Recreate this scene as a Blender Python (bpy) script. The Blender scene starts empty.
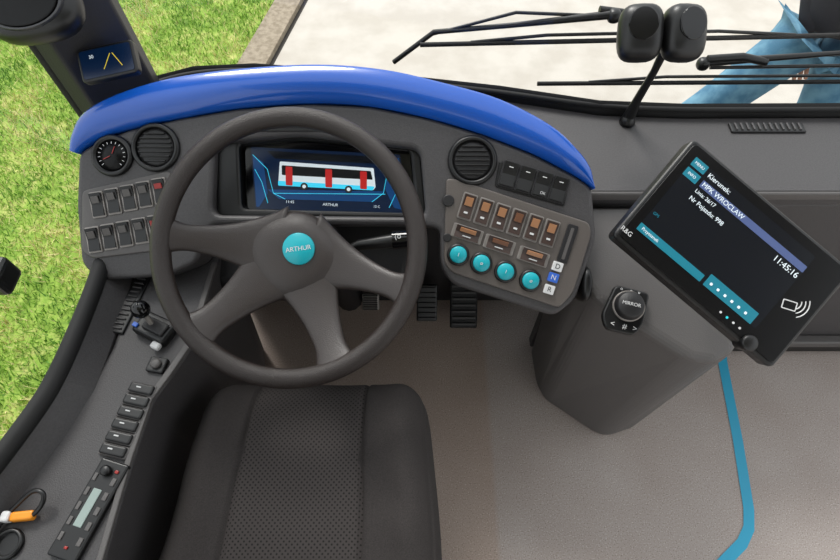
import bpy, bmesh, math, random
from mathutils import Vector, Matrix
from mathutils import noise as mnoise
random.seed(7)
scene=bpy.context.scene
COL=scene.collection
try:
    scene.view_settings.view_transform='Standard'
except Exception: pass

# ------------------------------------------------------------------ materials
def lin(c):
    c/=255.0
    return c/12.92 if c<=0.04045 else ((c+0.055)/1.055)**2.4
def rgb(r,g,b): return (lin(r),lin(g),lin(b),1.0)
MATS={}
def mat(name,col,rough=0.5,metal=0.0,emit=0.0,noise=0.0,nscale=60.0,bump=0.0,bscale=400.0,col2=None,spec=0.5,coat=0.0):
    if name in MATS: return MATS[name]
    m=bpy.data.materials.new(name); m.use_nodes=True
    nt=m.node_tree; b=nt.nodes['Principled BSDF']
    b.inputs['Base Color'].default_value=rgb(*col)
    b.inputs['Roughness'].default_value=rough
    b.inputs['Metallic'].default_value=metal
    b.inputs['Specular IOR Level'].default_value=spec
    b.inputs['Coat Weight'].default_value=coat
    if emit>0:
        b.inputs['Emission Color'].default_value=rgb(*col); b.inputs['Emission Strength'].default_value=emit
    tc=None
    if noise>0 or bump>0 or col2:
        tc=nt.nodes.new('ShaderNodeTexCoord')
    if col2:
        n=nt.nodes.new('ShaderNodeTexNoise'); n.inputs['Scale'].default_value=nscale; n.inputs['Detail'].default_value=6
        r=nt.nodes.new('ShaderNodeValToRGB'); r.color_ramp.elements[0].position=0.38; r.color_ramp.elements[1].position=0.62
        r.color_ramp.elements[0].color=rgb(*col); r.color_ramp.elements[1].color=rgb(*col2)
        nt.links.new(tc.outputs['Object'],n.inputs['Vector']); nt.links.new(n.outputs['Fac'],r.inputs['Fac'])
        nt.links.new(r.outputs['Color'],b.inputs['Base Color'])
    if bump>0:
        n=nt.nodes.new('ShaderNodeTexNoise'); n.inputs['Scale'].default_value=bscale; n.inputs['Detail'].default_value=3
        bp=nt.nodes.new('ShaderNodeBump'); bp.inputs['Strength'].default_value=bump; bp.inputs['Distance'].default_value=0.002
        nt.links.new(tc.outputs['Object'],n.inputs['Vector']); nt.links.new(n.outputs['Fac'],bp.inputs['Height'])
        nt.links.new(bp.outputs['Normal'],b.inputs['Normal'])
    MATS[name]=m; return m

DASH=mat('dash_plastic',(60,58,59),0.5,bump=0.25,bscale=500,col2=(67,65,66),nscale=300)
DASHL=mat('dash_plastic_light',(84,81,80),0.45,bump=0.25,bscale=500)
DARK=mat('dark_plastic',(26,25,27),0.5,bump=0.2)
BLACK=mat('black_plastic',(12,12,13),0.38)
GLOSS=mat('gloss_black',(7,7,9),0.12)
RUBBER=mat('black_rubber',(9,9,10),0.7)
WHEELM=mat('wheel_leatherette',(34,27,25),0.42,bump=0.6,bscale=700,col2=(40,32,29),nscale=500)
SPOKEM=mat('wheel_spoke_plastic',(52,46,44),0.36,bump=0.3,bscale=700)
BLUE=mat('cowl_blue',(12,78,172),0.25,coat=0.5)
TEAL=mat('teal_button',(14,160,172),0.35)
TEALE=mat('teal_led',(40,190,200),0.4,emit=0.5)
WHITE=mat('white_print',(205,205,205),0.5)
SILV=mat('silver_frame',(135,130,126),0.4,metal=0.4)
AMBER=mat('amber_lens',(112,72,48),0.35,emit=0.03)
AMBER2=mat('amber_lens_bright',(164,116,80),0.35,emit=0.03)
RED=mat('red_lens',(150,36,32),0.35)
SCRB=mat('screen_black',(6,10,18),0.2,emit=0.3)
SCRBLUE=mat('screen_blue',(8,52,96),0.25,emit=0.6)
SCRNAVY=mat('screen_navy',(5,22,46),0.2,emit=0.6)
SCRCY=mat('screen_cyan',(50,180,210),0.3,emit=0.8)
SCRW=mat('screen_white',(200,210,215),0.3,emit=0.5)
SCRR=mat('screen_red',(170,26,26),0.3,emit=0.5)
SCRG=mat('screen_grey',(70,84,125),0.3,emit=0.3)
SCRT=mat('screen_teal',(22,108,126),0.3,emit=0.35)
BLUEBTN=mat('blue_button',(50,95,185),0.4,emit=0.1)
ORANGE=mat('orange_plastic',(225,140,20),0.4)
LCD=mat('lcd_grey',(140,155,150),0.4)
PALE=mat('lens_pale',(78,74,72),.35)
BROWN=mat('switch_brown',(58,42,36),.4)

# ------------------------------------------------------------------ helpers
def link(o,parent=None):
    COL.objects.link(o)
    if parent: o.parent=parent
    return o
def empty(name,loc=(0,0,0)):
    e=bpy.data.objects.new(name,None); e.location=(0,0,0); e.empty_display_size=0.1
    COL.objects.link(e); return e
def mesh_obj(name,verts,faces,m,parent=None,smooth=False,M=None):
    me=bpy.data.meshes.new(name); me.from_pydata([tuple(v) for v in verts],[],faces)
    bm=bmesh.new(); bm.from_mesh(me); bmesh.ops.recalc_face_normals(bm,faces=bm.faces); bm.to_mesh(me); bm.free()
    if M: me.transform(M)
    me.materials.append(m)
    for p in me.polygons: p.use_smooth=smooth
    return link(bpy.data.objects.new(name,me),parent)
def frame(o,x,y):
    x=Vector(x).normalized(); y=Vector(y); z=x.cross(y).normalized(); y=z.cross(x).normalized()
    M=Matrix.Identity(4)
    for i in range(3):
        M[i][0]=x[i];M[i][1]=y[i];M[i][2]=z[i];M[i][3]=o[i]
    return M
def rpoly(pts,r,n=5):
    out=[];N=len(pts)
    for i in range(N):
        p=Vector(pts[i]);a=Vector(pts[i-1]);b=Vector(pts[(i+1)%N])
        da=(a-p);db=(b-p)
        rr=min(r,da.length*0.45,db.length*0.45)
        s=p+da.normalized()*rr; e=p+db.normalized()*rr
        for k in range(n+1):
            t=k/n
            q=s*(1-t)**2+p*2*t*(1-t)+e*t*t
            out.append((q.x,q.y))
    return out
def circ(cx,cy,r,n=32):
    return [(cx+r*math.cos(2*math.pi*i/n),cy+r*math.sin(2*math.pi*i/n)) for i in range(n)]
def rrect(cx,cy,w,h,r,ang=0):
    P=rpoly([(-w/2,-h/2),(w/2,-h/2),(w/2,h/2),(-w/2,h/2)],r)
    c,s=math.cos(ang),math.sin(ang)
    return [(cx+x*c-y*s,cy+x*s+y*c) for x,y in P]
def curve_to_mesh(name,cu,m,parent,M=None,smooth=False):
    o=bpy.data.objects.new(name+'_c',cu); COL.objects.link(o)
    bpy.context.view_layer.update()
    dg=bpy.context.evaluated_depsgraph_get()
    me=bpy.data.meshes.new_from_object(o.evaluated_get(dg))
    bpy.data.objects.remove(o); bpy.data.curves.remove(cu)
    if M: me.transform(M)
    me.name=name; me.materials.clear(); me.materials.append(m)
    for p in me.polygons: p.use_smooth=smooth
    return link(bpy.data.objects.new(name,me),parent)
def plate(name,loops,M,z0,z1,m,parent,bevel=0.0,res=2):
    """slab from local z0..z1 on frame M; first loop outline, others holes"""
    cu=bpy.data.curves.new(name,'CURVE'); cu.dimensions='2D'; cu.fill_mode='BOTH'
    cu.extrude=max((z1-z0)/2-bevel,0.00005); cu.bevel_depth=bevel; cu.bevel_resolution=res; cu.offset=-bevel
    for L in loops:
        sp=cu.splines.new('POLY'); sp.points.add(len(L)-1)
        for i,(x,y) in enumerate(L): sp.points[i].co=(x,y,0,1)
        sp.use_cyclic_u=True
    o=curve_to_mesh(name,cu,m,parent,M@Matrix.Translation((0,0,(z0+z1)/2)))
    return o
def tube(name,pts,r,m,parent,smooth_path=False,radii=None,caps=True):
    cu=bpy.data.curves.new(name,'CURVE'); cu.dimensions='3D'; cu.bevel_depth=r; cu.bevel_resolution=4; cu.use_fill_caps=caps
    if smooth_path:
        sp=cu.splines.new('NURBS'); sp.points.add(len(pts)-1); sp.order_u=3; sp.use_endpoint_u=True; sp.resolution_u=6
    else:
        sp=cu.splines.new('POLY'); sp.points.add(len(pts)-1)
    for i,p in enumerate(pts):
        sp.points[i].co=(p[0],p[1],p[2],1)
        if radii: sp.points[i].radius=radii[i]
    return curve_to_mesh(name,cu,m,parent,smooth=True)
def box(name,cx,cy,cz,sx,sy,sz,m,parent,bev=0.003,M=None,rot=None):
    bm=bmesh.new(); bmesh.ops.create_cube(bm,size=1)
    for v in bm.verts: v.co=Vector((v.co.x*sx,v.co.y*sy,v.co.z*sz))
    if bev>0: bmesh.ops.bevel(bm,geom=bm.edges[:],offset=min(bev,sx*.45,sy*.45,sz*.45),segments=3,profile=0.5,affect='EDGES')
    me=bpy.data.meshes.new(name); 
    T=Matrix.Translation((cx,cy,cz))
    if rot: T=T@rot
    if M: T=M@T
    bm.transform(T); bm.to_mesh(me); bm.free(); me.materials.append(m)
    for p in me.polygons: p.use_smooth=False
    return link(bpy.data.objects.new(name,me),parent)
def lathe(name,prof,m,parent,M,n=40,smooth=True):
    vs=[];fs=[]
    for r,z in prof:
        for i in range(n):
            a=2*math.pi*i/n; vs.append((r*math.cos(a),r*math.sin(a),z))
    for j in range(len(prof)-1):
        for i in range(n):
            k=(i+1)%n; fs.append((j*n+i,j*n+k,(j+1)*n+k,(j+1)*n+i))
    fs.append(tuple(range(n))[::-1]); fs.append(tuple((len(prof)-1)*n+i for i in range(n)))
    o=mesh_obj(name,vs,fs,m,parent,smooth,M)
    if smooth:
        o.data.polygons[len(o.data.polygons)-1].use_smooth=False
        o.data.polygons[len(o.data.polygons)-2].use_smooth=False
    return o
def sell(name,radii,m,parent,M,e1=0.5,e2=0.5,nu=28,nv=16):
    def sp(x,e): return math.copysign(abs(x)**e,x)
    vs=[];fs=[]
    for j in range(nv+1):
        ph=-math.pi/2+math.pi*j/nv
        for i in range(nu):
            th=2*math.pi*i/nu
            vs.append((radii[0]*sp(math.cos(ph),e1)*sp(math.cos(th),e2),radii[1]*sp(math.cos(ph),e1)*sp(math.sin(th),e2),radii[2]*sp(math.sin(ph),e1)))
    for j in range(nv):
        for i in range(nu):
            k=(i+1)%nu; fs.append((j*nu+i,j*nu+k,(j+1)*nu+k,(j+1)*nu+i))
    return mesh_obj(name,vs,fs,m,parent,True,M)
def text(name,s,size,M,x,y,z,m,parent,ang=0,align='CENTER'):
    cu=bpy.data.curves.new(name,'FONT'); cu.body=s; cu.size=size; cu.align_x=align; cu.align_y='CENTER'; cu.extrude=0.00015
    return curve_to_mesh(name,cu,m,parent,M@Matrix.Translation((x,y,z))@Matrix.Rotation(ang,4,'Z'))
def prism(name,poly,z0,z1,m,parent,bev=0.0,poly_bottom=None,topz=None):
    n=len(poly); pb=poly_bottom or poly
    vs=[(x,y,z0) for x,y in pb]+[(x,y,(topz(x,y) if topz else z1)) for x,y in poly]
    fs=[tuple(range(n))[::-1],tuple(range(n,2*n))]+[(i,(i+1)%n,n+(i+1)%n,n+i) for i in range(n)]
    o=mesh_obj(name,vs,fs,m,parent)
    if bev>0:
        bm=bmesh.new(); bm.from_mesh(o.data)
        bmesh.ops.bevel(bm,geom=bm.edges[:],offset=bev,segments=4,profile=0.5,affect='EDGES',clamp_overlap=True)
        bm.to_mesh(o.data); bm.free()
    return o

# ------------------------------------------------------------------ camera
cam=bpy.data.cameras.new('camera'); co=bpy.data.objects.new('camera',cam); COL.objects.link(co)
cam.sensor_width=36; cam.lens=36*547/840; cam.clip_start=0.02
co.location=(0,0,1.5); co.rotation_euler=(math.radians(32),0,0)
scene.camera=co

# ------------------------------------------------------------------ outside ground
GZ=-0.60
def ground_mat():
    m=bpy.data.materials.new('lawn_soil'); m.use_nodes=True; nt=m.node_tree; b=nt.nodes['Principled BSDF']; b.inputs['Roughness'].default_value=0.9
    tc=nt.nodes.new('ShaderNodeTexCoord'); n=nt.nodes.new('ShaderNodeTexNoise'); n.inputs['Scale'].default_value=9; n.inputs['Detail'].default_value=10; n.inputs['Roughness'].default_value=0.75
    r=nt.nodes.new('ShaderNodeValToRGB'); e=r.color_ramp.elements
    e[0].position=0.3;e[0].color=rgb(80,112,34);e[1].position=0.7;e[1].color=rgb(196,188,120)
    x=r.color_ramp.elements.new(0.5);x.color=rgb(132,162,60)
    nt.links.new(tc.outputs['Object'],n.inputs['Vector']);nt.links.new(n.outputs['Fac'],r.inputs['Fac']);nt.links.new(r.outputs['Color'],b.inputs['Base Color'])
    return m
def edge_x(y): return -1.08+0.2*(y-2.83)       # lawn / kerb edge, runs slightly away from the bus axis
lawn=empty('lawn')
mesh_obj('soil',[(-9,-3,GZ),(edge_x(-3),-3,GZ),(edge_x(12),12,GZ),(-9,12,GZ)],[(0,1,2,3)],ground_mat(),lawn)
GR=[mat('grass_a',(122,164,50),0.7),mat('grass_b',(158,188,82),0.7),mat('grass_c',(206,196,134),0.8),mat('grass_d',(84,130,36),0.7)]
vs=[];fs=[];mi=[]
for i in range(80000):
    y=random.uniform(-0.4,4.6); x=random.uniform(-3.8,edge_x(y)+0.02)
    h=random.uniform(0.015,0.05); a=random.uniform(0,6.28); w=random.uniform(0.002,0.004)
    dx,dy=math.cos(a)*w,math.sin(a)*w; lx,ly=random.gauss(0,0.018),random.gauss(0,0.018)
    k=len(vs); vs+=[(x-dx,y-dy,GZ),(x+dx,y+dy,GZ),(x+lx,y+ly,GZ+h)]; fs.append((k,k+1,k+2))
    nn=mnoise.noise(Vector((x*3,y*3,0)))+random.gauss(0,0.3)
    mi.append(2 if nn>0.22 else (1 if nn>-0.04 else (0 if nn>-0.35 else 3)))
me=bpy.data.meshes.new('grass_blades'); me.from_pydata(vs,[],fs)
for m_ in GR: me.materials.append(m_)
me.polygons.foreach_set('material_index',mi)
link(bpy.data.objects.new('grass_blades',me),lawn)
KERB=mat('kerb_concrete',(150,138,120),0.85,col2=(126,114,96),nscale=30,bump=0.5,bscale=120)
prism('kerb',[(edge_x(-3),-3),(edge_x(-3)+.17,-3),(edge_x(12)+.17,12),(edge_x(12),12)],GZ-.2,GZ+.03,KERB,None)
GUT=mat('gutter_dark',(60,56,52),0.9)
prism('gutter',[(edge_x(-3)+.17,-3),(edge_x(-3)+.20,-3),(edge_x(12)+.20,12),(edge_x(12)+.17,12)],GZ-.2,GZ-.005,GUT,None)
PAVE=mat('pavement_concrete',(188,182,173),0.9,col2=(176,169,159),nscale=5,bump=0.4,bscale=150)
mesh_obj('pavement',[(edge_x(-3)+.2,-3,GZ),(12,-3,GZ),(12,14,GZ),(edge_x(14)+.2,14,GZ)],[(0,1,2,3)],PAVE)

# ------------------------------------------------------------------ bus shell
def floor_mat():
    m=bpy.data.materials.new('speckled_vinyl'); m.use_nodes=True; nt=m.node_tree; b=nt.nodes['Principled BSDF']; b.inputs['Roughness'].default_value=0.6
    b.inputs['Specular IOR Level'].default_value=.35
    tc=nt.nodes.new('ShaderNodeTexCoord')
    n=nt.nodes.new('ShaderNodeTexNoise'); n.inputs['Scale'].default_value=330; n.inputs['Detail'].default_value=1
    r=nt.nodes.new('ShaderNodeValToRGB'); e=r.color_ramp.elements
    e[0].position=0.30;e[0].color=rgb(128,118,113);e[1].position=0.72;e[1].color=rgb(205,198,193)
    x=e.new(0.38);x.color=rgb(166,157,152)
    x=e.new(0.64);x.color=rgb(171,163,158)
    n2=nt.nodes.new('ShaderNodeTexNoise'); n2.inputs['Scale'].default_value=4.5; n2.inputs['Detail'].default_value=6
    r2=nt.nodes.new('ShaderNodeValToRGB'); r2.color_ramp.elements[0].position=.3; r2.color_ramp.elements[1].position=.7
    r2.color_ramp.elements[0].color=(0.88,0.85,0.83,1); r2.color_ramp.elements[1].color=(1,1,1,1)
    mx=nt.nodes.new('ShaderNodeMix'); mx.data_type='RGBA'; mx.blend_type='MULTIPLY'; mx.inputs[0].default_value=1
    # the driver's half of the vinyl is a warmer sheet, seam at x = 0.198
    sp=nt.nodes.new('ShaderNodeSeparateXYZ'); rr=nt.nodes.new('ShaderNodeValToRGB')
    ad=nt.nodes.new('ShaderNodeMath'); ad.operation='ADD'; ad.inputs[1].default_value=.3
    rr.color_ramp.elements[0].position=.488; rr.color_ramp.elements[0].color=(.96,.87,.80,1)
    rr.color_ramp.elements[1].position=.502; rr.color_ramp.elements[1].color=(1,.985,.98,1)
    mx2=nt.nodes.new('ShaderNodeMix'); mx2.data_type='RGBA'; mx2.blend_type='MULTIPLY'; mx2.inputs[0].default_value=1
    nt.links.new(tc.outputs['Object'],sp.inputs[0]); nt.links.new(sp.outputs['X'],ad.inputs[0]); nt.links.new(ad.outputs[0],rr.inputs['Fac'])
    nt.links.new(tc.outputs['Object'],n.inputs['Vector']);nt.links.new(tc.outputs['Object'],n2.inputs['Vector'])
    nt.links.new(n.outputs['Fac'],r.inputs['Fac']);nt.links.new(n2.outputs['Fac'],r2.inputs['Fac'])
    nt.links.new(r.outputs['Color'],mx.inputs[6]);nt.links.new(r2.outputs['Color'],mx.inputs[7])
    nt.links.new(mx.outputs[2],mx2.inputs[6]);nt.links.new(rr.outputs['Color'],mx2.inputs[7]);nt.links.new(mx2.outputs[2],b.inputs['Base Color'])
    return m
prism('floor',[(-.60,-3.0),(1.9,-3.0),(1.9,.90),(-.60,.90)],-.06,0,floor_mat(),None)
STRIPE=mat('blue_stripe',(40,158,194),0.5)
L=[(.905,.69),(.895,.658),(.868,.42),(.842,.245),(.828,.20),(.80,.165),(.71,.10),(.55,.02)]
vs=[];fs=[]
for i,p in enumerate(L):
    a=Vector(L[max(i-1,0)]);b=Vector(L[min(i+1,len(L)-1)]);d=(b-a).normalized();nrm=Vector((-d.y,d.x))*0.0135
    vs+=[(p[0]+nrm.x,p[1]+nrm.y,.0015),(p[0]-nrm.x,p[1]-nrm.y,.0015)]
fs=[(2*i,2*i+1,2*i+3,2*i+2) for i in range(len(L)-1)]
mesh_obj('floor_stripe',vs,fs,STRIPE)
prism('ceiling_occluder',[(-.80,-3.0),(1.95,-3.0),(1.95,.22),(-.80,.22)],2.32,2.36,mat('occluder_grey',(150,148,145),.6),None)  # unseen part-roof, added to block overhead light and cut sheen on the plastics

wf=empty('wall_front')
prism('lower_panel',[(.33,.70),(1.9,.70),(1.9,.73),(.33,.73)],0,.66,DASH,wf,.004)
prism('panel_rail',[(.70,.672),(1.9,.672),(1.9,.70),(.70,.70)],.055,.085,DASHL,wf,.006)
prism('kick_strip',[(.68,.685),(1.9,.685),(1.9,.70),(.68,.70)],0,.045,BLACK,wf,.003)
prism('panel_batten',[(.98,.690),(1.01,.690),(1.01,.70),(.98,.70)],.09,.655,DARK,wf,.003)
prism('footwell_panel',[(-.55,.86),(.36,.86),(.36,.90),(-.55,.90)],0,.66,DARK,wf,.004)
prism('nose_panel',[(-.62,1.02),(.3,.99),(1.9,.95),(1.9,.98),(.3,1.02),(-.62,1.06)],-.45,.64,DARK,wf)
# windshield base line
WB=[(-.66,.90),(-.60,.985),(-.50,1.03),(-.367,1.04),(-.1,1.01),(.171,.965),(.377,.918),(.55,.908),(.883,.910),(1.9,.915)]
shelf=empty('windshield_shelf')
poly=[(.318,.70),(1.9,.70)]+[(x,y-.006) for x,y in WB[::-1]]+[(-.62,.80),(.25,.80)]
prism('shelf_top',poly,.66,.70,DASH,shelf)
box('shelf_lip',1.115,.70,.69,1.58,.012,.02,DASHL,shelf,.004)
box('defroster_frame',.722,.872,.702,.155,.028,.006,BLACK,shelf,.003)
for i in range(12):
    box('defroster_louver_%d'%(i+1),.722-.066+i*.012,.872,.706,.004,.02,.004,DASH,shelf,.001)

def glass():
    m=bpy.data.materials.new('window_glass'); m.use_nodes=True; nt=m.node_tree
    for n in list(nt.nodes):
        if n.type!='OUTPUT_MATERIAL': nt.nodes.remove(n)
    out=[n for n in nt.nodes if n.type=='OUTPUT_MATERIAL'][0]
    t=nt.nodes.new('ShaderNodeBsdfTransparent'); g=nt.nodes.new('ShaderNodeBsdfGlossy'); g.inputs['Roughness'].default_value=0.02
    t.inputs['Color'].default_value=(.97,.98,.975,1)
    f=nt.nodes.new('ShaderNodeLayerWeight'); f.inputs['Blend'].default_value=.5
    p=nt.nodes.new('ShaderNodeMath'); p.operation='POWER'; p.inputs[1].default_value=5
    q=nt.nodes.new('ShaderNodeMath'); q.operation='MULTIPLY_ADD'; q.inputs[1].default_value=.6; q.inputs[2].default_value=.02
    mx=nt.nodes.new('ShaderNodeMixShader')
    nt.links.new(f.outputs['Facing'],p.inputs[0]);nt.links.new(p.outputs[0],q.inputs[0])
    nt.links.new(q.outputs[0],mx.inputs[0]);nt.links.new(t.outputs[0],mx.inputs[1]);nt.links.new(g.outputs[0],mx.inputs[2]);nt.links.new(mx.outputs[0],out.inputs[0])
    return m
GLASS=glass()
w1=empty('window_1')
n=len(WB)
mesh_obj('windshield_glass',[(x,y+.012,.70) for x,y in WB]+[(x,y+.012-.05,2.3) for x,y in WB],[(i,i+1,n+i+1,n+i) for i in range(n-1)],GLASS,w1,True)
mesh_obj('windshield_border',[(x,y,.69) for x,y in WB]+[(x,y,.722) for x,y in WB]+[(x,y+.008,.728) for x,y in WB],[(i,i+1,n+i+1,n+i) for i in range(n-1)]+[(n+i,n+i+1,2*n+i+1,2*n+i) for i in range(n-1)],RUBBER,w1,True)
tube('windshield_seal',[(x,y,.718) for x,y in WB],.006,RUBBER,w1,True)

# left wall, sill and side window
SL=[(-.665,.90),(-.62,.74),(-.598,.62),(-.588,.53),(-.596,.34),(-.616,.27),(-.642,.2),(-.69,.08),(-.74,-.1),(-.76,-.6)]
w2=empty('window_2')
tube('side_seal',[(x-.002,y,.650) for x,y in SL],.015,RUBBER,w2,True)
n=len(SL)
mesh_obj('side_glass',[(x-.01,y,.65) for x,y in SL]+[(x-.05,y,2.3) for x,y in SL],[(i,i+1,n+i+1,n+i) for i in range(n-1)],GLASS,w2,True)
box('window_latch',-.667,.467,.765,.03,.05,.05,BLACK,w2,.01)
wl=empty('wall_left')
mesh_obj('sill_panel',[(x,y,.648) for x,y in SL]+[(x+.035,y,.60) for x,y in SL]+[(x+.04,y,0) for x,y in SL],[(i,i+1,n+i+1,n+i) for i in range(n-1)]+[(n+i,n+i+1,2*n+i+1,2*n+i) for i in range(n-1)],DASH,wl,False)
mesh_obj('outer_skin',[(x-.02,y,.65) for x,y in SL]+[(x-.02,y,-.45) for x,y in SL],[(i,i+1,n+i+1,n+i) for i in range(n-1)],DARK,wl,True)

# A pillar
pil=empty('windshield_pillar')
pb=[(-.682,.872),(-.640,.862),(-.545,.945),(-.556,.99),(-.63,.985),(-.70,.93)]
pt=[(x-.05,y+.0) for x,y in pb]
prism('pillar_body',pt,.60,2.3,mat('pillar_plastic',(36,35,37),0.5,bump=.3),pil,.008,poly_bottom=pb)
tube('pillar_seal',[(-.684,.882,.62),(-.738,.882,2.3)],.012,RUBBER,pil)
disp=empty('pillar_display')
MP=frame((-.566,.862,.868),(.95,.16,.12),(-.25,.80,.53))
plate('display_housing',[rrect(0,0,.104,.060,.008)],MP,-.014,.004,BLACK,disp,.003)
plate('display_glass',[rrect(0,0,.094,.050,.005)],MP,.004,.005,SCRNAVY,disp)
tube('display_mount',[tuple(MP@Vector((0,0,-.012))),(-.590,.925,.84)],.014,BLACK,disp)
YEL=mat('screen_yellow',(205,180,50),.4,emit=.4)
for nm,pp in (('lane_mark_left',((-.008,-.014),(.008,.012))),('lane_mark_right',((.026,-.014),(.012,.012)))):
    (xa,ya),(xb,yb)=pp
    mesh_obj(nm,[(xa,ya,.0056),(xa+.0016,ya,.0056),(xb+.0016,yb,.0056),(xb,yb,.0056)],[(0,1,2,3)],YEL,disp,M=MP)
text('display_text','30',.009,MP,-.026,.012,.0055,SCRW,disp)
mcam=empty('mirror_monitor_housing')
MM=frame((-.640,.860,.965),(.95,.1,.1),(-.1,.8,.53))
sell('shell',(.080,.050,.03),BLACK,mcam,MM,.7,.75)
plate('lens_cover',[circ(0,0,.036)],MM@Matrix.Diagonal((1.6,1,1,1)),.024,.031,mat('smoked_lens',(9,9,11),.35,spec=.2),mcam,.002)
plate('chrome_rim',[circ(0,0,.041),circ(0,0,.0375)],MM@Matrix.Diagonal((1.6,1,1,1)),.022,.030,mat('dull_rim',(70,70,72),.4,metal=.5),mcam,.001)
tube('bracket',[(-.65,.87,.95),(-.67,.92,1.0),(-.67,.93,1.05)],.012,BLACK,mcam)

# ------------------------------------------------------------------ dashboard
dash=empty('dashboard')
SX,SY=.00184,.001825     # pitch (m) of the pixel-unit grid laid on the fascia plane
MD=frame((0,0,.266),(1,0,0),(0,.8192,.5735))
def g(x,y): return ((x-420)*SX,.6177+(300-y)*SY)
def G(L): return [g(*p) for p in L]
outer=[(80,152),(95,143),(130,129),(180,118),(240,108),(310,103),(370,106),(430,118),(480,133),(530,152),(570,172),(592,186),(597,238),(577,300),(556,317),(452,284),(441,266),(440,228),(425,224),(210,224),(196,262),(164,276),(97,280),(79,264),(76,205)]
hole=[(216,142),(300,134),(420,148),(426,216),(212,214)]
plate('fascia',[rpoly(G(outer),.016),rpoly(G(hole),.02)],MD,-.075,0,DASH,dash,.009,3)
plate('recess_back',[rpoly(G([(205,135),(430,140),(432,224),(205,222)]),.02)],MD,-.085,-.07,BLACK,dash)
plate('recess_liner',[rpoly(G([(214,140),(300,132),(422,146),(428,218),(210,216)]),.02),rpoly(G([(236,141),(300,136),(410,146),(416,211),(238,207)]),.012)],MD,-.072,-.02,BLACK,dash,.006)
# blue cowl
ST=[((80,153),(73,150)),((88,146),(77,134)),((104,138),(90,114)),((130,129),(123,96)),((180,118),(178,80)),((240,108),(245,71)),((310,103),(320,67)),((370,106),(385,72)),((430,118),(444,85)),((480,133),(499,101)),((530,152),(548,126)),((560,167),(574,149)),((580,178),(588,167)),((594,188),(593,184))]
vs=[];K=14
for a,b in ST:
    A=Vector(g(*a));B=Vector(g(*b)); wdt=(B-A).length
    h=min(.018,wdt*.42)
    vs.append((A.x,A.y,-.06)); vs.append((A.x,A.y,-.002))
    for k in range(K+1):
        t=k/K; p=A.lerp(B,t); z=h*math.sin(math.pi*(t**.9)*.9)**.75 if t>0 else 0.0
        vs.append((p.x,p.y,z+.002))
    vs.append((B.x,B.y,-.10))
m_=K+4
def cat(p0,p1,p2,p3,t): return 0.5*((2*p1)+(p2-p0)*t+(2*p0-5*p1+4*p2-p3)*t*t+(3*p1-p0-3*p2+p3)*t**3)
rows=[[Vector(vs[i*m_+j]) for j in range(m_)] for i in range(len(ST))]
fine=[]
for i in range(len(rows)-1):
    for s in range(5):
        t=s/5
        fine.append([cat(rows[max(i-1,0)][j],rows[i][j],rows[i+1][j],rows[min(i+2,len(rows)-1)][j],t) for j in range(m_)])
fine.append(rows[-1])
vs=[v for r in fine for v in r]; fs=[]
for i in range(len(fine)-1):
    for j in range(m_-1): fs.append((i*m_+j,(i+1)*m_+j,(i+1)*m_+j+1,i*m_+j+1))
mesh_obj('blue_cowl',vs,fs,BLUE,dash,True,MD)
vs=[];
for r in fine:
    v=MD@r[-1]; v2=MD@r[-2]; vs+=[tuple(v2),(v.x,v.y+.02,.69)]
mesh_obj('cowl_skirt',vs,[(2*i,2*i+1,2*i+3,2*i+2) for i in range(len(fine)-1)],DARK,dash,True)

# instrument display
plate('instrument_bezel',[rpoly(G([(238,138),(300,136),(410,146),(418,213),(238,209)]),.008)],MD,-.07,-.042,GLOSS,dash,.002)
plate('instrument_screen',[rpoly(G([(245,142),(399,150),(409,212),(249,206)]),.003)],MD,-.042,-.0412,SCRNAVY,dash)
zs=-.0408
def flat(name,pts,m,z=zs): 
    return plate(name,[rpoly(G(pts),.002,3)],MD,z,z+.0003,m,dash)
flat('screen_glow_left',[(247,150),(258,158),(262,190),(253,204),(250,204)],SCRBLUE)
flat('screen_glow_right',[(398,153),(407,209),(393,205),(384,186),(388,160)],SCRBLUE)
flat('screen_floor_glow',[(262,186),(384,188),(372,199),(274,196)],SCRBLUE)
flat('screen_top_dark',[(262,146),(392,153),(386,160),(270,154)],SCRB)
for i,pl in enumerate([[(247,150),(262,165),(268,190),(280,196)],[(249,165),(256,178),(262,200)],[(398,158),(386,170),(382,190),(370,199)],[(405,185),(395,190),(388,205)],[(268,190),(384,191)]]):
    tube('screen_line_%d'%(i+1),[tuple(MD@Vector((*g(*p),zs+.0005))) for p in pl],.0006,SCRCY,dash)
flat('bus_icon_body',[(275,157),(372,164),(374,184),(371,187),(273,181)],SCRW,zs+.0004)
flat('bus_icon_skirt',[(273,177),(373,183),(371,187),(273,182)],SCRCY,zs+.0007)
flat('bus_icon_windows',[(277,161),(369,167),(371,176),(277,171)],SCRB,zs+.0008)
for i,x in enumerate((281,322,358)):
    flat('bus_icon_door_%d'%(i+1),[(x,162+(x-278)*.065),(x+7,162.5+(x-278)*.065),(x+7,182+(x-278)*.05),(x,181.5+(x-278)*.05)],SCRR,zs+.0011)
for i,(x,y) in enumerate(((300,183),(346,186))):
    plate('bus_icon_wheel_%d'%(i+1),[circ(*g(x,y),.007)],MD,zs+.0012,zs+.0015,BLACK,dash)
    plate('bus_icon_rim_%d'%(i+1),[circ(*g(x,y),.0035)],MD,zs+.0015,zs+.0018,SCRW,dash)
text('screen_time','11:45',.0075,MD,*g(285,199),zs+.001,SCRW,dash,-.06)
text('screen_name','ARTHUR',.0075,MD,*g(327,202),zs+.001,SCRW,dash,-.06)
text('screen_temp','12 C',.0065,MD,*g(375,204),zs+.001,SCRW,dash,-.06)
plate('warning_strip',[rpoly(G([(258,122),(336,122),(338,131),(258,131)]),.004)],MD,-.001,.003,BLACK,dash,.001)
plate('warning_lamp',[circ(*g(270,126),.004)],MD,.003,.004,RED,dash)

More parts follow.
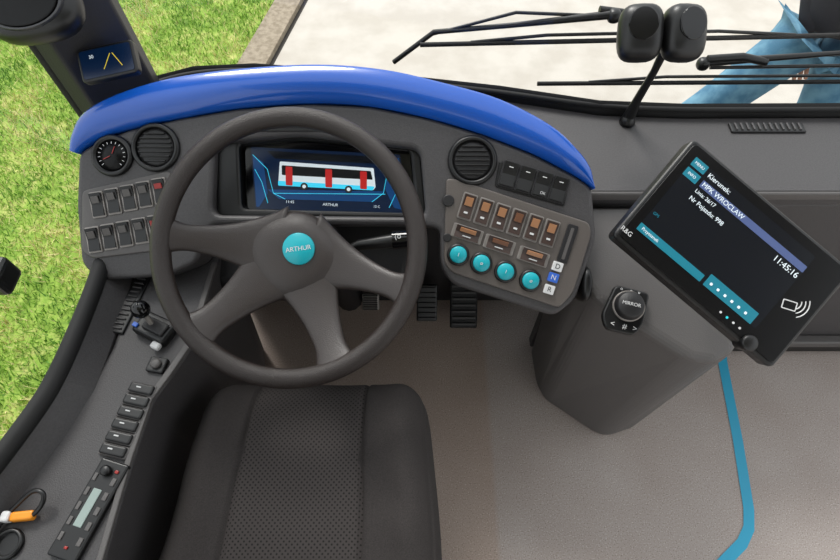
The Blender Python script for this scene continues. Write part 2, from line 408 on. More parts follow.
def vent_round(nm,x,y,r):
    cx,cy=g(x,y); M=MD@Matrix.Translation((cx,cy,0))
    lathe(nm+'_ring',[(r*1.08,-.01),(r*1.08,.004),(r*1.0,.008),(r*.9,.008),(r*.86,.003),(r*.86,-.004)],BLACK,dash,M)
    lathe(nm+'_disc',[(r*.84,-.004),(r*.84,.002),(r*.7,.004),(.001,.005)],DARK,dash,M)
    for i in range(7):
        yy=(i-3)*r*.2; hw=math.sqrt(max((r*.76)**2-yy*yy,0))
        box(nm+'_louver_%d'%(i+1),0,yy,.0055,hw*2,r*.06,.005,BLACK,dash,.001,M)
vent_round('air_vent_left',158,147,.041)
vent_round('air_vent_right',472,160,.042)
cx,cy=g(115,155); M=MD@Matrix.Translation((cx,cy,0))
lathe('gauge_ring',[(.038,-.01),(.038,.004),(.035,.008),(.031,.008),(.029,.004)],BLACK,dash,M)
lathe('gauge_face',[(.031,.001),(.031,.0045),(.001,.0045)],mat('gauge_black',(9,9,10),.3,spec=.2),dash,M)
for i in range(15):
    a=math.radians(225-19.3*i)
    box('gauge_tick_%d'%(i+1),0,0,0,.004,.0009,.0006,WHITE,dash,0,M@Matrix.Rotation(a,4,'Z')@Matrix.Translation((.023,0,.005)))
for i,a in enumerate((1.2,3.6)):
    box('gauge_needle_%d'%(i+1),0,0,0,.014,.0012,.001,RED,dash,0,M@Matrix.Rotation(a,4,'Z')@Matrix.Translation((.010,0,.006)))

def rocker(nm,x,y,w,h,ang,body,z=.0,lens=None,frame_m=None,tick=False,lh=.46,dot=False):
    cx,cy=g(x,y); M=MD@Matrix.Translation((cx,cy,z))@Matrix.Rotation(ang,4,'Z')
    plate(nm+'_bezel',[rrect(0,0,w*1.2,h*1.12,.003)],M,-.001,.003,frame_m or DARK,dash,.001,1)
    hw,hh=w/2*.94,h/2*.96
    P=[(-hh,.001),(-hh,.006),(-hh*.0,.0035),(hh,.009),(hh,.001)]
    vs=[(-hw,a,b) for a,b in P]+[(hw,a,b) for a,b in P]; n=5
    fs=[(0,1,2,3,4),(9,8,7,6,5)]+[(i,(i+1)%n,n+(i+1)%n,n+i) for i in range(n)]
    mesh_obj(nm+'_rocker',vs,fs,body,dash,False,M)
    if lens:
        box(nm+'_lens',0,0,0,w*.62,h*lh,.002,lens,dash,.0005,M@Matrix.Translation((0,h*.2,.0078))@Matrix.Rotation(math.atan(.0055/hh),4,'X'))
    if tick:
        box(nm+'_mark',0,0,0,w*.3,.0015,.001,WHITE,dash,0,M@Matrix.Translation((0,h*.3,.0088)))
    if dot:
        box(nm+'_icon',0,0,0,w*.32,h*.08,.001,WHITE,dash,0,M@Matrix.Translation((0,-h*.26,.0062)))
# left switch bank
plate('left_switch_panel',[rpoly(G([(84,190),(170,170),(176,176),(172,240),(166,249),(92,258),(82,250)]),.010)],MD,-.01,.004,DASHL,dash,.003)
for i in range(5):
    last=(i==4)
    rocker('left_switch_%d'%(i+1),100+i*15.6,204-i*3.4,.0215,.043,math.radians(9),BLACK,.004,RED if last else PALE,SILV,False,.22 if last else .30)
    rocker('left_low_switch_%d'%(i+1),95+i*15.6,239-i*3.0,.0215,.043,math.radians(9),BLACK,.004,RED if last else PALE,SILV,False,.22 if last else .30)
plate('black_switch_base',[rpoly(G([(499,160),(568,181),(564,206),(494,186)]),.006)],MD,-.005,.003,BLACK,dash,.002)
for i in range(4):
    rocker('black_switch_%d'%(i+1),508+i*16.5,174+i*5,.026,.043,math.radians(-16),BLACK,.003,None,DARK,True)
text('black_switch_text','OK',.007,MD,*g(541,193),.012,WHITE,dash,-.28)
A=math.radians(-17.5)
plate('right_switch_panel',[rpoly(G([(446,178),(455,178),(589,222),(591,234),(574,292),(560,308),(452,272),(444,262)]),.010)],MD,-.01,.005,mat('switch_panel_grey',(90,84,80),.4,bump=.2),dash,.003)
for i in range(6):
    rocker('amber_switch_%d'%(i+1),467+i*16.4,206+i*5.3,.0225,.044,A,BROWN,.005,AMBER2 if i not in(3,) else AMBER,SILV,False,.36,True)
for i,(x,y) in enumerate(((467,233),(499,244),(533,256))):
    rocker('wide_switch_%d'%(i+1),x,y,.048,.023,A,BROWN,.005,AMBER2 if i!=1 else AMBER,SILV,False,.34,True)
plate('slider_slot',[rrect(*g(567,243),.020,.072,.004,A)],MD,.004,.008,DARK,dash,.001)
plate('slider_groove',[rrect(*g(567,243),.006,.060,.002,A)],MD,.008,.0086,DASHL,dash)
for i,(x,y) in enumerate(((458,254),(481,262.5),(505,271),(530,280))):
    M=MD@Matrix.Translation((*g(x,y),.005))
    lathe('round_button_%d_ring'%(i+1),[(.0205,0),(.0205,.005),(.018,.007),(.0155,.007)],BLACK,dash,M,28)
    lathe('round_button_%d_cap'%(i+1),[(.0155,.002),(.0155,.009),(.0135,.011),(.001,.0115)],TEAL,dash,M,28)
    text('round_button_%d_icon'%(i+1),'Iø'[i%2],.010,M,0,0,.0118,WHITE,dash,A)
plate('button_cover',[circ(*g(447,237),.008)],MD,.004,.008,DARK,dash,.002)
plate('key_lock',[circ(*g(448,200),.011)],MD,.004,.008,DARK,dash,.002)
for i,(x,y,c,s) in enumerate(((557,266,WHITE,'D'),(553,277,BLUEBTN,'N'),(549,289,WHITE,'R'))):
    plate('gear_button_%s'%s,[rrect(*g(x,y),.019,.017,.002,A)],MD,.004,.010,c,dash,.001)
    text('gear_letter_%s'%s,s,.013,MD,*g(x,y),.0102,BLACK if c is WHITE else WHITE,dash,A)
sell('side_speaker',(.012,.035,.045),BLACK,dash,frame((.312,.555,.60),(1,0,0),(0,.82,.57)),.6,.8)
prism('lower_shroud',[(-.42,.58),(-.02,.58),(-.0,.72),(-.44,.72)],.52,.60,DARK,dash,.02,topz=lambda x,y:.56+(y-.58)*.6)

# ------------------------------------------------------------------ steering column + stalks
colm=empty('steering_column')
Wc=Vector((-.217,.525,.76)); th=math.radians(32)
MW=frame(Wc,(1,0,0),(0,math.cos(th),math.sin(th)))
sell('column_shroud',(.065,.05,.07),DARK,colm,MW@Matrix.Translation((0,.01,-.14)),.6,.6)
tube('column_shaft',[tuple(MW@Vector((0,0,-.04))),tuple(MW@Vector((0,.0,-.30)))],.03,DARK,colm)
tube('column_foot',[tuple(MW@Vector((0,0,-.28))),(-.215,.78,.25),(-.215,.84,.05)],.040,DARK,colm)
tube('right_stalk',[(-.16,.575,.66),(-.11,.585,.685),(-.045,.592,.69)],.010,BLACK,colm,radii=[.8,1,1.3])
tube('right_stalk_tip',[(-.05,.592,.69),(-.022,.593,.692)],.017,GLOSS,colm)
text('stalk_icon','(o',.014,frame((-.04,.588,.708),(1,0,0),(0,.8,.5)),0,0,0,WHITE,colm)

# ------------------------------------------------------------------ steering wheel
sw=empty('steering_wheel')
R=.2125; MWR=MW@Matrix.Rotation(math.radians(-13),4,'Z')
vs=[];fs=[];nu,nv=96,16
for i in range(nu):
    a=2*math.pi*i/nu
    for j in range(nv):
        b=2*math.pi*j/nv; rr=R+.0168*math.cos(b); vs.append((rr*math.cos(a),rr*math.sin(a)*1.02,.0155*math.sin(b)))
for i in range(nu):
    for j in range(nv):
        fs.append((i*nv+j,((i+1)%nu)*nv+j,((i+1)%nu)*nv+(j+1)%nv,i*nv+(j+1)%nv))
mesh_obj('rim',vs,fs,WHEELM,sw,True,MWR)
def spoke(nm,ang,w0,w1,w2,bend=0.0):
    vs=[];fs=[];NS=26;NC=20
    for i in range(NS+1):
        t=i/NS; r=.02+t*(R-.006-.02)
        w=(w0*(1-t)**2+2*w1*t*(1-t)+w2*t*t)
        if t>.80: w+=((t-.80)/.20)**2*.022
        zc=-.050*(1-t**2.2)*1.0
        a=math.radians(ang)+bend*t*(1-t)
        cx,cy=r*math.cos(a),r*math.sin(a); tx,ty=-math.sin(a),math.cos(a)
        for j in range(NC):
            b=2*math.pi*j/NC; u=math.copysign(abs(math.cos(b))**.7,math.cos(b)); v=math.copysign(abs(math.sin(b))**.8,math.sin(b))
            vs.append((cx+tx*u*w/2,cy+ty*u*w/2,zc+v*(.014-.004*t)))
    for i in range(NS):
        for j in range(NC): fs.append((i*NC+j,(i+1)*NC+j,(i+1)*NC+(j+1)%NC,i*NC+(j+1)%NC))
    fs.append(tuple(range(NC))); fs.append(tuple(NS*NC+j for j in range(NC)))
    mesh_obj(nm,vs,fs,SPOKEM,sw,True,MWR)
spoke('spoke_1',187,.15,.034,.044)
spoke('spoke_2',-7,.15,.034,.044)
spoke('spoke_3',235,.15,.046,.052)
spoke('spoke_4',305,.15,.046,.052)
N=64;rings=12;vs=[(0,0,-.028)];fs=[]
for k in range(1,rings+1):
    t=k/rings
    for i in range(N):
        a=2*math.pi*i/N; rr=.084+.014*max(0,-math.sin(a))**2+.006*math.cos(2*a)+.003*math.cos(4*a)
        z=-.028-.020*t**4
        vs.append((rr*t*math.cos(a),rr*t*math.sin(a)*.90-.006,z))
for i in range(N): fs.append((0,1+i,1+(i+1)%N))
for k in range(rings-1):
    for i in range(N):
        a=1+k*N;b=a+N; fs.append((a+i,b+i,b+(i+1)%N,a+(i+1)%N))
base=1+(rings-1)*N
for i in range(N): v=vs[base+i]; vs.append((v[0]*.98,v[1]*.98,-.085))
for i in range(N): fs.append((base+i,base+N+i,base+N+(i+1)%N,base+(i+1)%N))
mesh_obj('hub_pad',vs,fs,SPOKEM,sw,True,MWR)
lathe('hub_badge',[(.0275,-.034),(.0275,-.026),(.026,-.0245),(.001,-.0245)],TEAL,sw,MW@Matrix.Translation((.010,.000,0)))
text('hub_badge_text','ARTHUR',.0112,MW,.010,.000,-.0242,WHITE,sw,math.radians(8))

# ------------------------------------------------------------------ pedals
def pedal(nm,x,y,z,w,l,tilt,m=RUBBER):
    e=empty(nm); M=Matrix.Translation((x,y,z))@Matrix.Rotation(tilt,4,'X')
    box('pad',0,0,0,w,l,.016,m,e,.005,M)
    for i in range(7): box('rib_%d'%(i+1),0,-l/2+l*(i+.7)/7.4,.010,w*.85,l*.05,.005,BLACK,e,.001,M)
    tube('arm',[tuple(M@Vector((0,0,-.01))),(x,y+.05,.02+z*.3),(x,y+.055,.0)],.012,DARK,e)
pedal('accelerator_pedal',.128,.790,.10,.080,.14,math.radians(42))
pedal('brake_pedal',.02,.785,.12,.06,.11,math.radians(45),BLACK)
pedal('foot_rest_pedal',-.145,.80,.10,.05,.05,math.radians(45),SILV)

# ------------------------------------------------------------------ driver seat
seat=empty('driver_seat')
def fabric():
    m=bpy.data.materials.new('seat_fabric'); m.use_nodes=True; nt=m.node_tree; b=nt.nodes['Principled BSDF']; b.inputs['Roughness'].default_value=0.95
    b.inputs['Specular IOR Level'].default_value=.2
    tc=nt.nodes.new('ShaderNodeTexCoord'); n=nt.nodes.new('ShaderNodeTexNoise'); n.inputs['Scale'].default_value=500
    r=nt.nodes.new('ShaderNodeValToRGB'); r.color_ramp.elements[0].color=rgb(36,34,34); r.color_ramp.elements[1].color=rgb(64,60,59)
    nt.links.new(tc.outputs['Object'],n.inputs['Vector']);nt.links.new(n.outputs['Fac'],r.inputs['Fac']);nt.links.new(r.outputs['Color'],b.inputs['Base Color'])
    return m
def fabric2():
    m=bpy.data.materials.new('seat_fabric_dotted'); m.use_nodes=True; nt=m.node_tree; b=nt.nodes['Principled BSDF']; b.inputs['Roughness'].default_value=0.9
    b.inputs['Specular IOR Level'].default_value=.2
    tc=nt.nodes.new('ShaderNodeTexCoord'); n=nt.nodes.new('ShaderNodeTexVoronoi'); n.inputs['Scale'].default_value=150; n.inputs['Randomness'].default_value=0.0
    mp=nt.nodes.new('ShaderNodeMapping'); mp.inputs['Rotation'].default_value=(0,0,math.radians(45)); mp.inputs['Scale'].default_value=(1,1,0.0)
    r=nt.nodes.new('ShaderNodeValToRGB'); r.color_ramp.elements[0].color=rgb(26,24,24); r.color_ramp.elements[1].color=rgb(60,56,55); r.color_ramp.elements[0].position=.12; r.color_ramp.elements[1].position=.32
    nt.links.new(tc.outputs['Object'],mp.inputs['Vector']);nt.links.new(mp.outputs['Vector'],n.inputs['Vector']);nt.links.new(n.outputs['Distance'],r.inputs['Fac']);nt.links.new(r.outputs['Color'],b.inputs['Base Color'])
    return m
FAB=fabric();FAB2=fabric2()
def cushion(nm,NU=130,NV=90):
    vs=[];fs=[];mi=[]
    xc,wf_,wb=-.200,.224,.262; y0,y1=-.16,.418
    S1,S2=-.50,.44
    for j in range(NV+1):
        v=-1+2*j/NV; sv=math.sin(v*math.pi/2)
        for i in range(NU+1):
            u=-1+2*i/NU; su=math.sin(u*math.pi/2)
            p=7; k=1/((abs(su)**p+abs(sv)**p)**(1/p)) if (su or sv) else 1
            mxx=max(abs(su),abs(sv)); k=k*mxx if mxx>0 else 1
            X,Y=su*k,sv*k
            rr=(abs(X)**p+abs(Y)**p)**(1/p)
            yy=(y0+y1)/2+Y*(y1-y0)/2; tt=(yy-y0)/(y1-y0)
            W=wb*(1-tt)+wf_*tt
            xx=xc-.018*(1-tt)+X*W+.004*math.sin(yy*14)
            edge=(1-min(rr,1)**9)**.5
            z=.40+.10*edge + .022*math.exp(-((abs(X)-.78)/.15)**2) - .036*max(0,tt-.75)
            for s_ in (S1,S2): z-=.010*math.exp(-((X-s_)/.016)**2)
            z-=.005*math.exp(-((X-.93)/.012)**2)
            z+=.006*mnoise.noise(Vector((xx*14,yy*9,0)))+.0025*math.sin(xx*60+yy*18)*math.exp(-((tt-.9)/.12)**2)
            z+=.0025*math.sin(yy*70+xx*30)*math.exp(-((X-.72)/.12)**2)
            vs.append((xx,yy,z))
    for j in range(NV):
        for i in range(NU):
            a=j*(NU+1)+i; fs.append((a,a+1,a+NU+2,a+NU+1))
            u=math.sin((-1+2*(i+.5)/NU)*math.pi/2); mi.append(1 if S1<u<S2 else 0)
    o=mesh_obj(nm,vs,fs,FAB,seat,True); o.data.materials.append(FAB2); o.data.polygons.foreach_set('material_index',mi)
    return o
cushion('seat_cushion')
box('cushion_skirt',-.198,.12,.37,.43,.54,.09,FAB,seat,.03)
box('seat_base',-.19,.10,.17,.34,.40,.34,DARK,seat,.02)
box('backrest',-.19,-.21,.78,.44,.10,.66,FAB,seat,.045,rot=Matrix.Rotation(math.radians(8),4,'X'))

# ------------------------------------------------------------------ side console
con=empty('side_console')
ct=[(-.400,.62),(-.405,.50),(-.412,.42),(-.432,.37),(-.455,.32),(-.462,.22),(-.465,.0),(-.465,-.35),(-.72,-.35),(-.68,.0),(-.645,.12),(-.61,.22),(-.575,.32),(-.555,.42),(-.556,.56),(-.57,.66),(-.42,.70)]
cb=[(x-.05,y) if x>-.5 else (x,y) for x,y in ct]
prism('console_body',ct,0,.60,DASH,con,.008,poly_bottom=cb)
prism('console_edge_highlight',[(-.400,.60),(-.405,.50),(-.412,.42),(-.432,.37),(-.455,.32),(-.462,.22),(-.465,.0),(-.475,.0),(-.472,.22),(-.465,.325),(-.442,.378),(-.423,.425),(-.416,.50),(-.41,.60)],.598,.606,DASHL,con,.002)  # paler strip paints the highlight along the console edge
def cM(x,y,ang,z=.60): return Matrix.Translation((x,y,z))@Matrix.Rotation(ang,4,'Z')
M=cM(-.546,.508,math.radians(-9))
box('vent_frame',0,0,.002,.030,.125,.006,BLACK,con,.003,M)
for i in range(12): box('vent_fin_%d'%(i+1),0,-.053+i*.0097,.006,.018,.003,.004,DASH,con,.001,M)
M=cM(-.480,.452,math.radians(-25))
box('brake_base',0,0,.010,.070,.045,.022,BLACK,con,.006,M)
box('brake_gate',.006,0,.024,.045,.024,.008,DARK,con,.003,M)
tube('brake_lever',[tuple(M@Vector((0,0,.02))),tuple(M@Vector((-.012,.006,.05)))],.005,SILV,con)
sell('brake_knob',(.016,.016,.017),GLOSS,con,M@Matrix.Translation((-.014,.007,.06)),1,1)
box('brake_switch',.024,-.028,.012,.018,.013,.012,WHITE,con,.004,M)
box('brake_label',-.03,-.012,.023,.010,.008,.004,BLUEBTN,con,.001,M)
M=cM(-.462,.383,math.radians(-10))
box('square_switch',0,0,.004,.032,.028,.010,BLACK,con,.003,M)
lathe('square_switch_knob',[(.009,.008),(.009,.014),(.007,.016),(.001,.016)],DASHL,con,M,20)
for i in range(6):
    x=-.476-.0035*i; y=.338-.0208*i
    M=cM(x,y,math.radians(-12))
    box('console_switch_%d_base'%(i+1),0,0,.003,.048,.020,.008,DASHL,con,.002,M)
    box('console_switch_%d'%(i+1),0,0,.008,.043,.0165,.008,BLACK,con,.003,M)
    box('console_switch_%d_mark'%(i+1),-.004,.001,.0125,.008,.002,.001,WHITE,con,0,M)
M=cM(-.504,.147,math.radians(-16))
box('radio_body',0,0,.004,.048,.145,.012,BLACK,con,.003,M)
box('radio_display',-.002,.0,.0105,.014,.056,.002,LCD,con,.001,M)
for i in range(5):
    box('radio_key_%d'%(i+1),.015,-.045+i*.022,.0105,.007,.012,.003,DASHL,con,.001,M)
    box('radio_key_left_%d'%(i+1),-.017,-.045+i*.022,.0105,.006,.012,.003,DASHL,con,.001,M)
lathe('radio_knob',[(.008,.009),(.008,.018),(.006,.02),(.001,.02)],BLACK,con,M@Matrix.Translation((-.004,.055,0)),20)
box('radio_lamp',.0,-.057,.011,.005,.004,.003,RED,con,.001,M)
box('radio_red_key',.012,.058,.011,.006,.005,.003,RED,con,.001,M)
ch=empty('charging_cable')
box('orange_plug',-.598,.135,.612,.034,.014,.014,ORANGE,ch,.004,rot=Matrix.Rotation(.1,4,'Z'))
box('plug_cap',-.622,.134,.612,.014,.016,.016,WHITE,ch,.004)
tube('cable',[(-.585,.135,.613),(-.57,.145,.62),(-.565,.165,.63),(-.585,.17,.63),(-.605,.155,.62),(-.63,.13,.61),(-.64,.10,.606)],.0035,BLACK,ch,True)
lathe('socket_ring',[(.022,0),(.022,.006),(.018,.008),(.016,.006),(.016,.001)],BLACK,ch,cM(-.612,.098,0,.60),24)

# ------------------------------------------------------------------ right pedestal
ped=empty('control_pedestal')
top=[(.300,.56),(.335,.515),(.500,.412),(.545,.405),(.585,.425),(.655,.56),(.68,.69),(.30,.69)]
bot=[(.335,.58),(.352,.535),(.480,.438),(.510,.430),(.59,.455),(.64,.56),(.66,.69),(.33,.69)]
prism('pedestal_body',top,0,.6,DASHL,ped,.018,poly_bottom=bot,topz=lambda x,y:.565+(y-.41)*.38)
MK=frame((.384,.492,.605),(1,-.28,0),(.25,.95,.33))
plate('knob_plate',[rpoly([(-.030,.042),(.034,.040),(.032,-.020),(.020,-.045),(-.032,-.045),(-.044,-.02)],.010)],MK,-.004,.012,BLACK,ped,.004)
lathe('drive_knob',[(.027,.010),(.027,.018),(.024,.030),(.021,.033),(.001,.033)],DARK,ped,MK@Matrix.Translation((0,.006,0)))
lathe('drive_knob_ring',[(.029,.010),(.029,.016),(.025,.018)],SILV,ped,MK@Matrix.Translation((0,.006,0)))
text('drive_knob_text','MIRROR',.009,MK,0,.006,.0335,WHITE,ped)
for i,(x,s) in enumerate(((-.022,'<'),(.0,'#'),(.018,'>'))):
    text('knob_icon_%d'%(i+1),s,.014,MK,x,-.033,.0125,WHITE,ped)
    text('knob_top_icon_%d'%(i+1),'o',.008,MK,x*.8,.036,.0125,WHITE,ped)

# ------------------------------------------------------------------ ticket terminal tablet
tab=empty('ticket_terminal')
MT=frame((.456,.455,.845),(.766,-.545,-.341),(.66,.64,.40))
W,H=.304,.186
plate('terminal_body',[rpoly([(-W/2,-H/2),(W/2,-H/2),(W/2,H/2),(-W/2,H/2)],.010)],MT,-.030,0,BLACK,tab,.005)
plate('terminal_front',[rpoly([(-W/2+.006,-H/2+.006),(W/2-.006,-H/2+.006),(W/2-.006,H/2-.006),(-W/2+.006,H/2-.006)],.008)],MT,0,.002,mat('terminal_glass',(9,9,11),.25,spec=.3),tab,.001)
sx0,sx1,sy0,sy1=-.132,.094,-.064,.072
def rect(nm,x0,y0,x1,y1,m,z=.002,r=.001): return plate(nm,[rpoly([(x0,y0),(x1,y0),(x1,y1),(x0,y1)],r,2)],MT,z,z+.0004,m,tab)
rect('screen',sx0,sy0,sx1,sy1,SCRB)
rect('screen_header',sx0+.03,.042,sx1,.053,SCRG,.0025)
rect('screen_tab_1',sx0,.058,sx0+.024,.072,SCRT,.0025)
rect('screen_tab_2',sx0,.040,sx0+.024,.054,SCRT,.0025)
text('tab_text_1','MENU',.006,MT,sx0+.012,.065,.0031,SCRW,tab)
text('tab_text_2','INFO',.006,MT,sx0+.012,.047,.0031,SCRW,tab)
rect('screen_footer',sx0,sy0,-.012,sy0+.012,SCRT,.0025)
rect('screen_footer_button',-.006,sy0,sx1-.010,sy0+.020,SCRT,.0025)
text('footer_text','Przystanek',.007,MT,sx0+.006,sy0+.006,.0031,SCRW,tab,0,'LEFT')
text('label_direction','Kierunek:',.0105,MT,sx0+.030,.063,.003,SCRW,tab,0,'LEFT')
text('label_city','MPK WROCLAW',.0102,MT,sx0+.032,.0475,.0032,SCRW,tab,0,'LEFT')
text('label_line','Linia: 26/17',.008,MT,sx0+.030,.034,.003,SCRW,tab,0,'LEFT')
text('label_vehicle','Nr Pojazdu: 998',.0095,MT,sx0+.030,.021,.003,SCRW,tab,0,'LEFT')
text('label_clock','11:45:16',.013,MT,sx1-.002,.033,.003,SCRW,tab,0,'RIGHT')
text('label_side','GPS',.006,MT,sx0+.004,-.030,.003,SCRT,tab,0,'LEFT')
text('label_maker','R&G',.010,MT,-.140,-.076,.0025,WHITE,tab,math.radians(0))
for i in range(6): rect('footer_icon_%d'%(i+1),.001+.013*i,sy0+.006,.005+.013*i,sy0+.010,SCRW,.0032)
for i in range(3):
    pts=[tuple(MT@Vector((.113+(.010+.006*i)*math.cos(a),.002+(.010+.006*i)*math.sin(a),.003))) for a in [math.radians(-45+15*k) for k in range(7)]]
    tube('contactless_arc_%d'%(i+1),pts,.0008,WHITE,tab)
plate('card_icon',[rrect(.110,-.006,.022,.014,.002,.4),rrect(.110,-.006,.019,.011,.001,.4)],MT,.002,.0026,WHITE,tab)
for i in range(4):
    plate('terminal_led_%d'%(i+1),[circ(.02+.012*i+.02,-.078,.0018,12)],MT,.002,.003,TEALE if i==1 else WHITE,tab)
lathe('terminal_knob',[(.012,-.02),(.012,.006),(.010,.008),(.001,.008)],BLACK,tab,MT@Matrix.Translation((.10,-.086,0)),24)
tube('terminal_arm',[tuple(MT@Vector((0,.02,-.03))),(.52,.60,.74),(.55,.68,.705)],.016,BLACK,tab)
box('terminal_mount',0,0,-.036,.09,.09,.014,BLACK,tab,.004,MT)

# ------------------------------------------------------------------ twin pods on stalk
pod=empty('twin_dashboard_camera')
tube('pod_stalk',[(.434,.892,.70),(.437,.890,.76),(.444,.885,.83),(.446,.882,.90)],.007,BLACK,pod,radii=[2.0,1.2,1,1.3])
lathe('pod_foot',[(.016,0),(.016,.006),(.013,.012),(.008,.02)],BLACK,pod,Matrix.Translation((.434,.889,.701)))
box('pod_bridge',.441,.880,.902,.04,.03,.03,BLACK,pod,.008)
for i,(x,a) in enumerate(((.385,12),(.461,-14))):
    M=frame((x,.874,.916),(math.cos(math.radians(a)),-math.sin(math.radians(a))*.5,math.sin(math.radians(a))*.5),(0,.75,.66))
    sell('pod_shell_%d'%(i+1),(.038,.048,.028),BLACK,pod,M,.75,.6)
    plate('pod_face_%d'%(i+1),[circ(0,0,.025)],M@Matrix.Translation((-.0,.010,0))@Matrix.Diagonal((1,1.1,1,1)),.024,.0285,GLOSS,pod,.002)

# ------------------------------------------------------------------ wipers
def wiper(nm,blade,arm,pivot):
    e=bpy.data.objects.new(nm,None); COL.objects.link(e)
    tube('blade_rubber',[blade[0],blade[1]],.005,RUBBER,e)
    a=Vector(blade[0]);b=Vector(blade[1]); up=Vector((0,0.006,.012))
    tube('blade_frame',[tuple(a.lerp(b,.12)+up*.2),tuple(a.lerp(b,.3)+up),tuple(a.lerp(b,.7)+up),tuple(a.lerp(b,.88)+up*.2)],.0035,BLACK,e)
    tube('arm',arm,.0055,BLACK,e,radii=[1.6]+[1]*(len(arm)-1))
    sell('pivot_cap',(.014,.014,.014),BLACK,e,Matrix.Translation(pivot),.8,.8)
    return e
wa=wiper('windshield_wiper',((.0,1.05,.772),(.90,1.05,.795)),[(.40,1.06,.835),(.2,1.07,.805),(.03,1.08,.782),(-.06,1.09,.70)],(.40,1.06,.832))
wb_=wiper('windshield_wiper',((.27,1.05,.672),(1.25,1.06,.672)),[(.64,1.07,.712),(.93,1.08,.730),(1.2,1.08,.745)],(.64,1.07,.71))
tube('arm_link',[(.385,1.07,.825),(.2,1.075,.83),(.02,1.08,.775)],.0035,BLACK,wa)
tube('arm_hinge',[(.37,1.07,.84),(.45,1.07,.83),(.47,1.07,.80)],.007,BLACK,wa)
tube('arm_head',[(.645,1.07,.722),(.72,1.07,.728),(.78,1.07,.715)],.009,BLACK,wb_)
tube('arm_link',[(.66,1.07,.70),(.93,1.07,.705),(1.2,1.07,.71)],.004,BLACK,wb_)

# ------------------------------------------------------------------ pedestrian
pedn=empty('pedestrian')
def skin(nm,verts,edges,radii,m,root=0,sub=2,off=(0,0,0)):
    me=bpy.data.meshes.new(nm); me.from_pydata([(v[0]+off[0],v[1]+off[1],v[2]+off[2]) for v in verts],edges,[])
    o=bpy.data.objects.new(nm,me); COL.objects.link(o)
    s=o.modifiers.new('s','SKIN'); s.use_smooth_shade=True
    for i,r in enumerate(radii):
        v=me.skin_vertices[0].data[i]; v.radius=(r,r) if not isinstance(r,tuple) else r
        v.use_root=(i==root)
    sb=o.modifiers.new('b','SUBSURF'); sb.levels=sub; sb.render_levels=sub
    bpy.context.view_layer.update()
    dg=bpy.context.evaluated_depsgraph_get(); me2=bpy.data.meshes.new_from_object(o.evaluated_get(dg))
    bpy.data.objects.remove(o); me2.materials.clear(); me2.materials.append(m)
    for p in me2.polygons: p.use_smooth=True
    return link(bpy.data.objects.new(nm,me2),pedn)
JEAN=mat('denim',(66,112,140),0.85,col2=(104,148,170),nscale=14,bump=.5,bscale=60)
JACK=mat('navy_jacket',(24,27,38),0.8,bump=.4,bscale=40)
SKIN=mat('skin',(190,138,114),0.5); HAIR=mat('hair_brown',(60,42,30),.7); SHOE=mat('shoe_brown',(95,70,52),.6)
U=(-.03,-.03,-.06)     # stride lowers the upper body a little
skin('jeans',[(1.61,1.97,.28),(1.54,1.97,.18),(1.27,1.92,-.14),(1.10,1.93,-.35),(.94,1.95,-.52),(1.70,1.95,.18),(1.70,1.84,-.14),(1.73,1.90,-.35),(1.76,1.96,-.52)],
     [(0,1),(1,2),(2,3),(3,4),(0,5),(5,6),(6,7),(7,8)],[.135,.11,.088,.074,.064,.11,.088,.074,.064],JEAN)
skin('shoe_left',[(.95,1.97,-.55),(.87,1.91,-.56),(.80,1.85,-.57)],[(0,1),(1,2)],[.045,.042,.03],SHOE)
skin('shoe_right',[(1.77,1.99,-.55),(1.73,1.90,-.56),(1.69,1.81,-.57)],[(0,1),(1,2)],[.045,.042,.03],SHOE)
skin('jacket',[(1.64,2.0,.22),(1.66,2.03,.50),(1.68,2.05,.72),(1.69,2.05,.84),(1.53,2.07,.76),(1.50,2.10,.50),(1.55,1.97,.26),(1.85,2.03,.76),(1.90,2.05,.50),(1.86,1.93,.26)],
     [(0,1),(1,2),(2,3),(2,4),(4,5),(5,6),(2,7),(7,8),(8,9)],[.19,.17,.15,.07,.075,.060,.048,.075,.060,.048],JACK,off=U)
skin('neck_head',[(1.69,2.04,.84),(1.69,2.02,.94),(1.69,1.99,1.02),(1.69,2.0,1.10)],[(0,1),(1,2),(2,3)],[.055,.055,.085,.08],SKIN,off=U)
TU=Matrix.Translation(U)
sell('hair',(.088,.10,.075),HAIR,pedn,TU@Matrix.Translation((1.69,2.03,1.10)),1,1)
sell('nose',(.012,.02,.018),SKIN,pedn,TU@Matrix.Translation((1.69,1.905,1.03)),1,1)
for i,dx in enumerate((-.032,.032)):
    sell('eye_%d'%(i+1),(.012,.008,.008),BLACK,pedn,TU@Matrix.Translation((1.69+dx,1.918,1.06)),1,1)
    sell('ear_%d'%(i+1),(.012,.02,.03),SKIN,pedn,TU@Matrix.Translation((1.69+dx*2.8,2.0,1.04)),1,1)
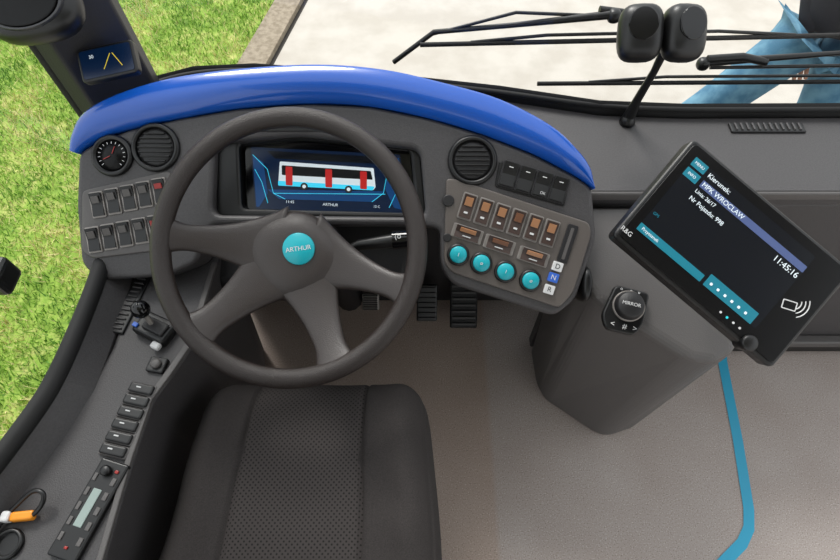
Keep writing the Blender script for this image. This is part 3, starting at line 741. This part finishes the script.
sell('mouth',(.022,.006,.006),mat('lips',(160,90,85),.5),pedn,TU@Matrix.Translation((1.69,1.917,.99)),1,1)
def hand(pre,w,d,side):
    w=Vector(w)+Vector(U);d=Vector(d).normalized(); s=Vector(side).normalized()
    skin(pre+'_palm',[tuple(w),tuple(w+d*.045),tuple(w+d*.085)],[(0,1),(1,2)],[(.024,.024),(.034,.022),(.036,.02)],SKIN,0,2)
    for i,(off,l) in enumerate(((-.03,.062),(-.01,.075),(.01,.070),(.028,.055))):
        b=w+d*.075+s*off
        skin(pre+'_finger_%d'%(i+1),[tuple(b),tuple(b+d*l*.5+Vector((0,-.006,0))),tuple(b+d*l+Vector((0,-.024,0)))],[(0,1),(1,2)],[.0095,.009,.0075],SKIN,0,1)
    b=w+d*.03-s*.028
    skin(pre+'_thumb',[tuple(b),tuple(b+d*.03-s*.022+Vector((0,-.01,0))),tuple(b+d*.058-s*.026+Vector((0,-.02,0)))],[(0,1),(1,2)],[.012,.0105,.0085],SKIN,0,1)
hand('left_hand',(1.555,1.955,.235),(.1,-.2,-1),(1,-.4,0))
hand('right_hand',(1.855,1.92,.235),(0,-.2,-1),(-1,-.4,0))

# ------------------------------------------------------------------ light
w=bpy.data.worlds.new('world'); scene.world=w; w.use_nodes=True
nt=w.node_tree; bg=nt.nodes['Background']
tc=nt.nodes.new('ShaderNodeTexCoord'); sp=nt.nodes.new('ShaderNodeSeparateXYZ'); r=nt.nodes.new('ShaderNodeValToRGB')
r.color_ramp.elements[0].position=0.0; r.color_ramp.elements[0].color=(.77,.77,.76,1)
r.color_ramp.elements[1].position=0.6; r.color_ramp.elements[1].color=(.93,.97,1,1)
nt.links.new(tc.outputs['Generated'],sp.inputs[0]); nt.links.new(sp.outputs['Z'],r.inputs['Fac']); nt.links.new(r.outputs['Color'],bg.inputs['Color'])
bg.inputs['Strength'].default_value=1.5
s=bpy.data.lights.new('sun','SUN'); s.energy=3.4; s.angle=math.radians(22); s.color=(1,.965,.92)
so=bpy.data.objects.new('sun',s); COL.objects.link(so); so.rotation_euler=(math.radians(-38),math.radians(-18),0)
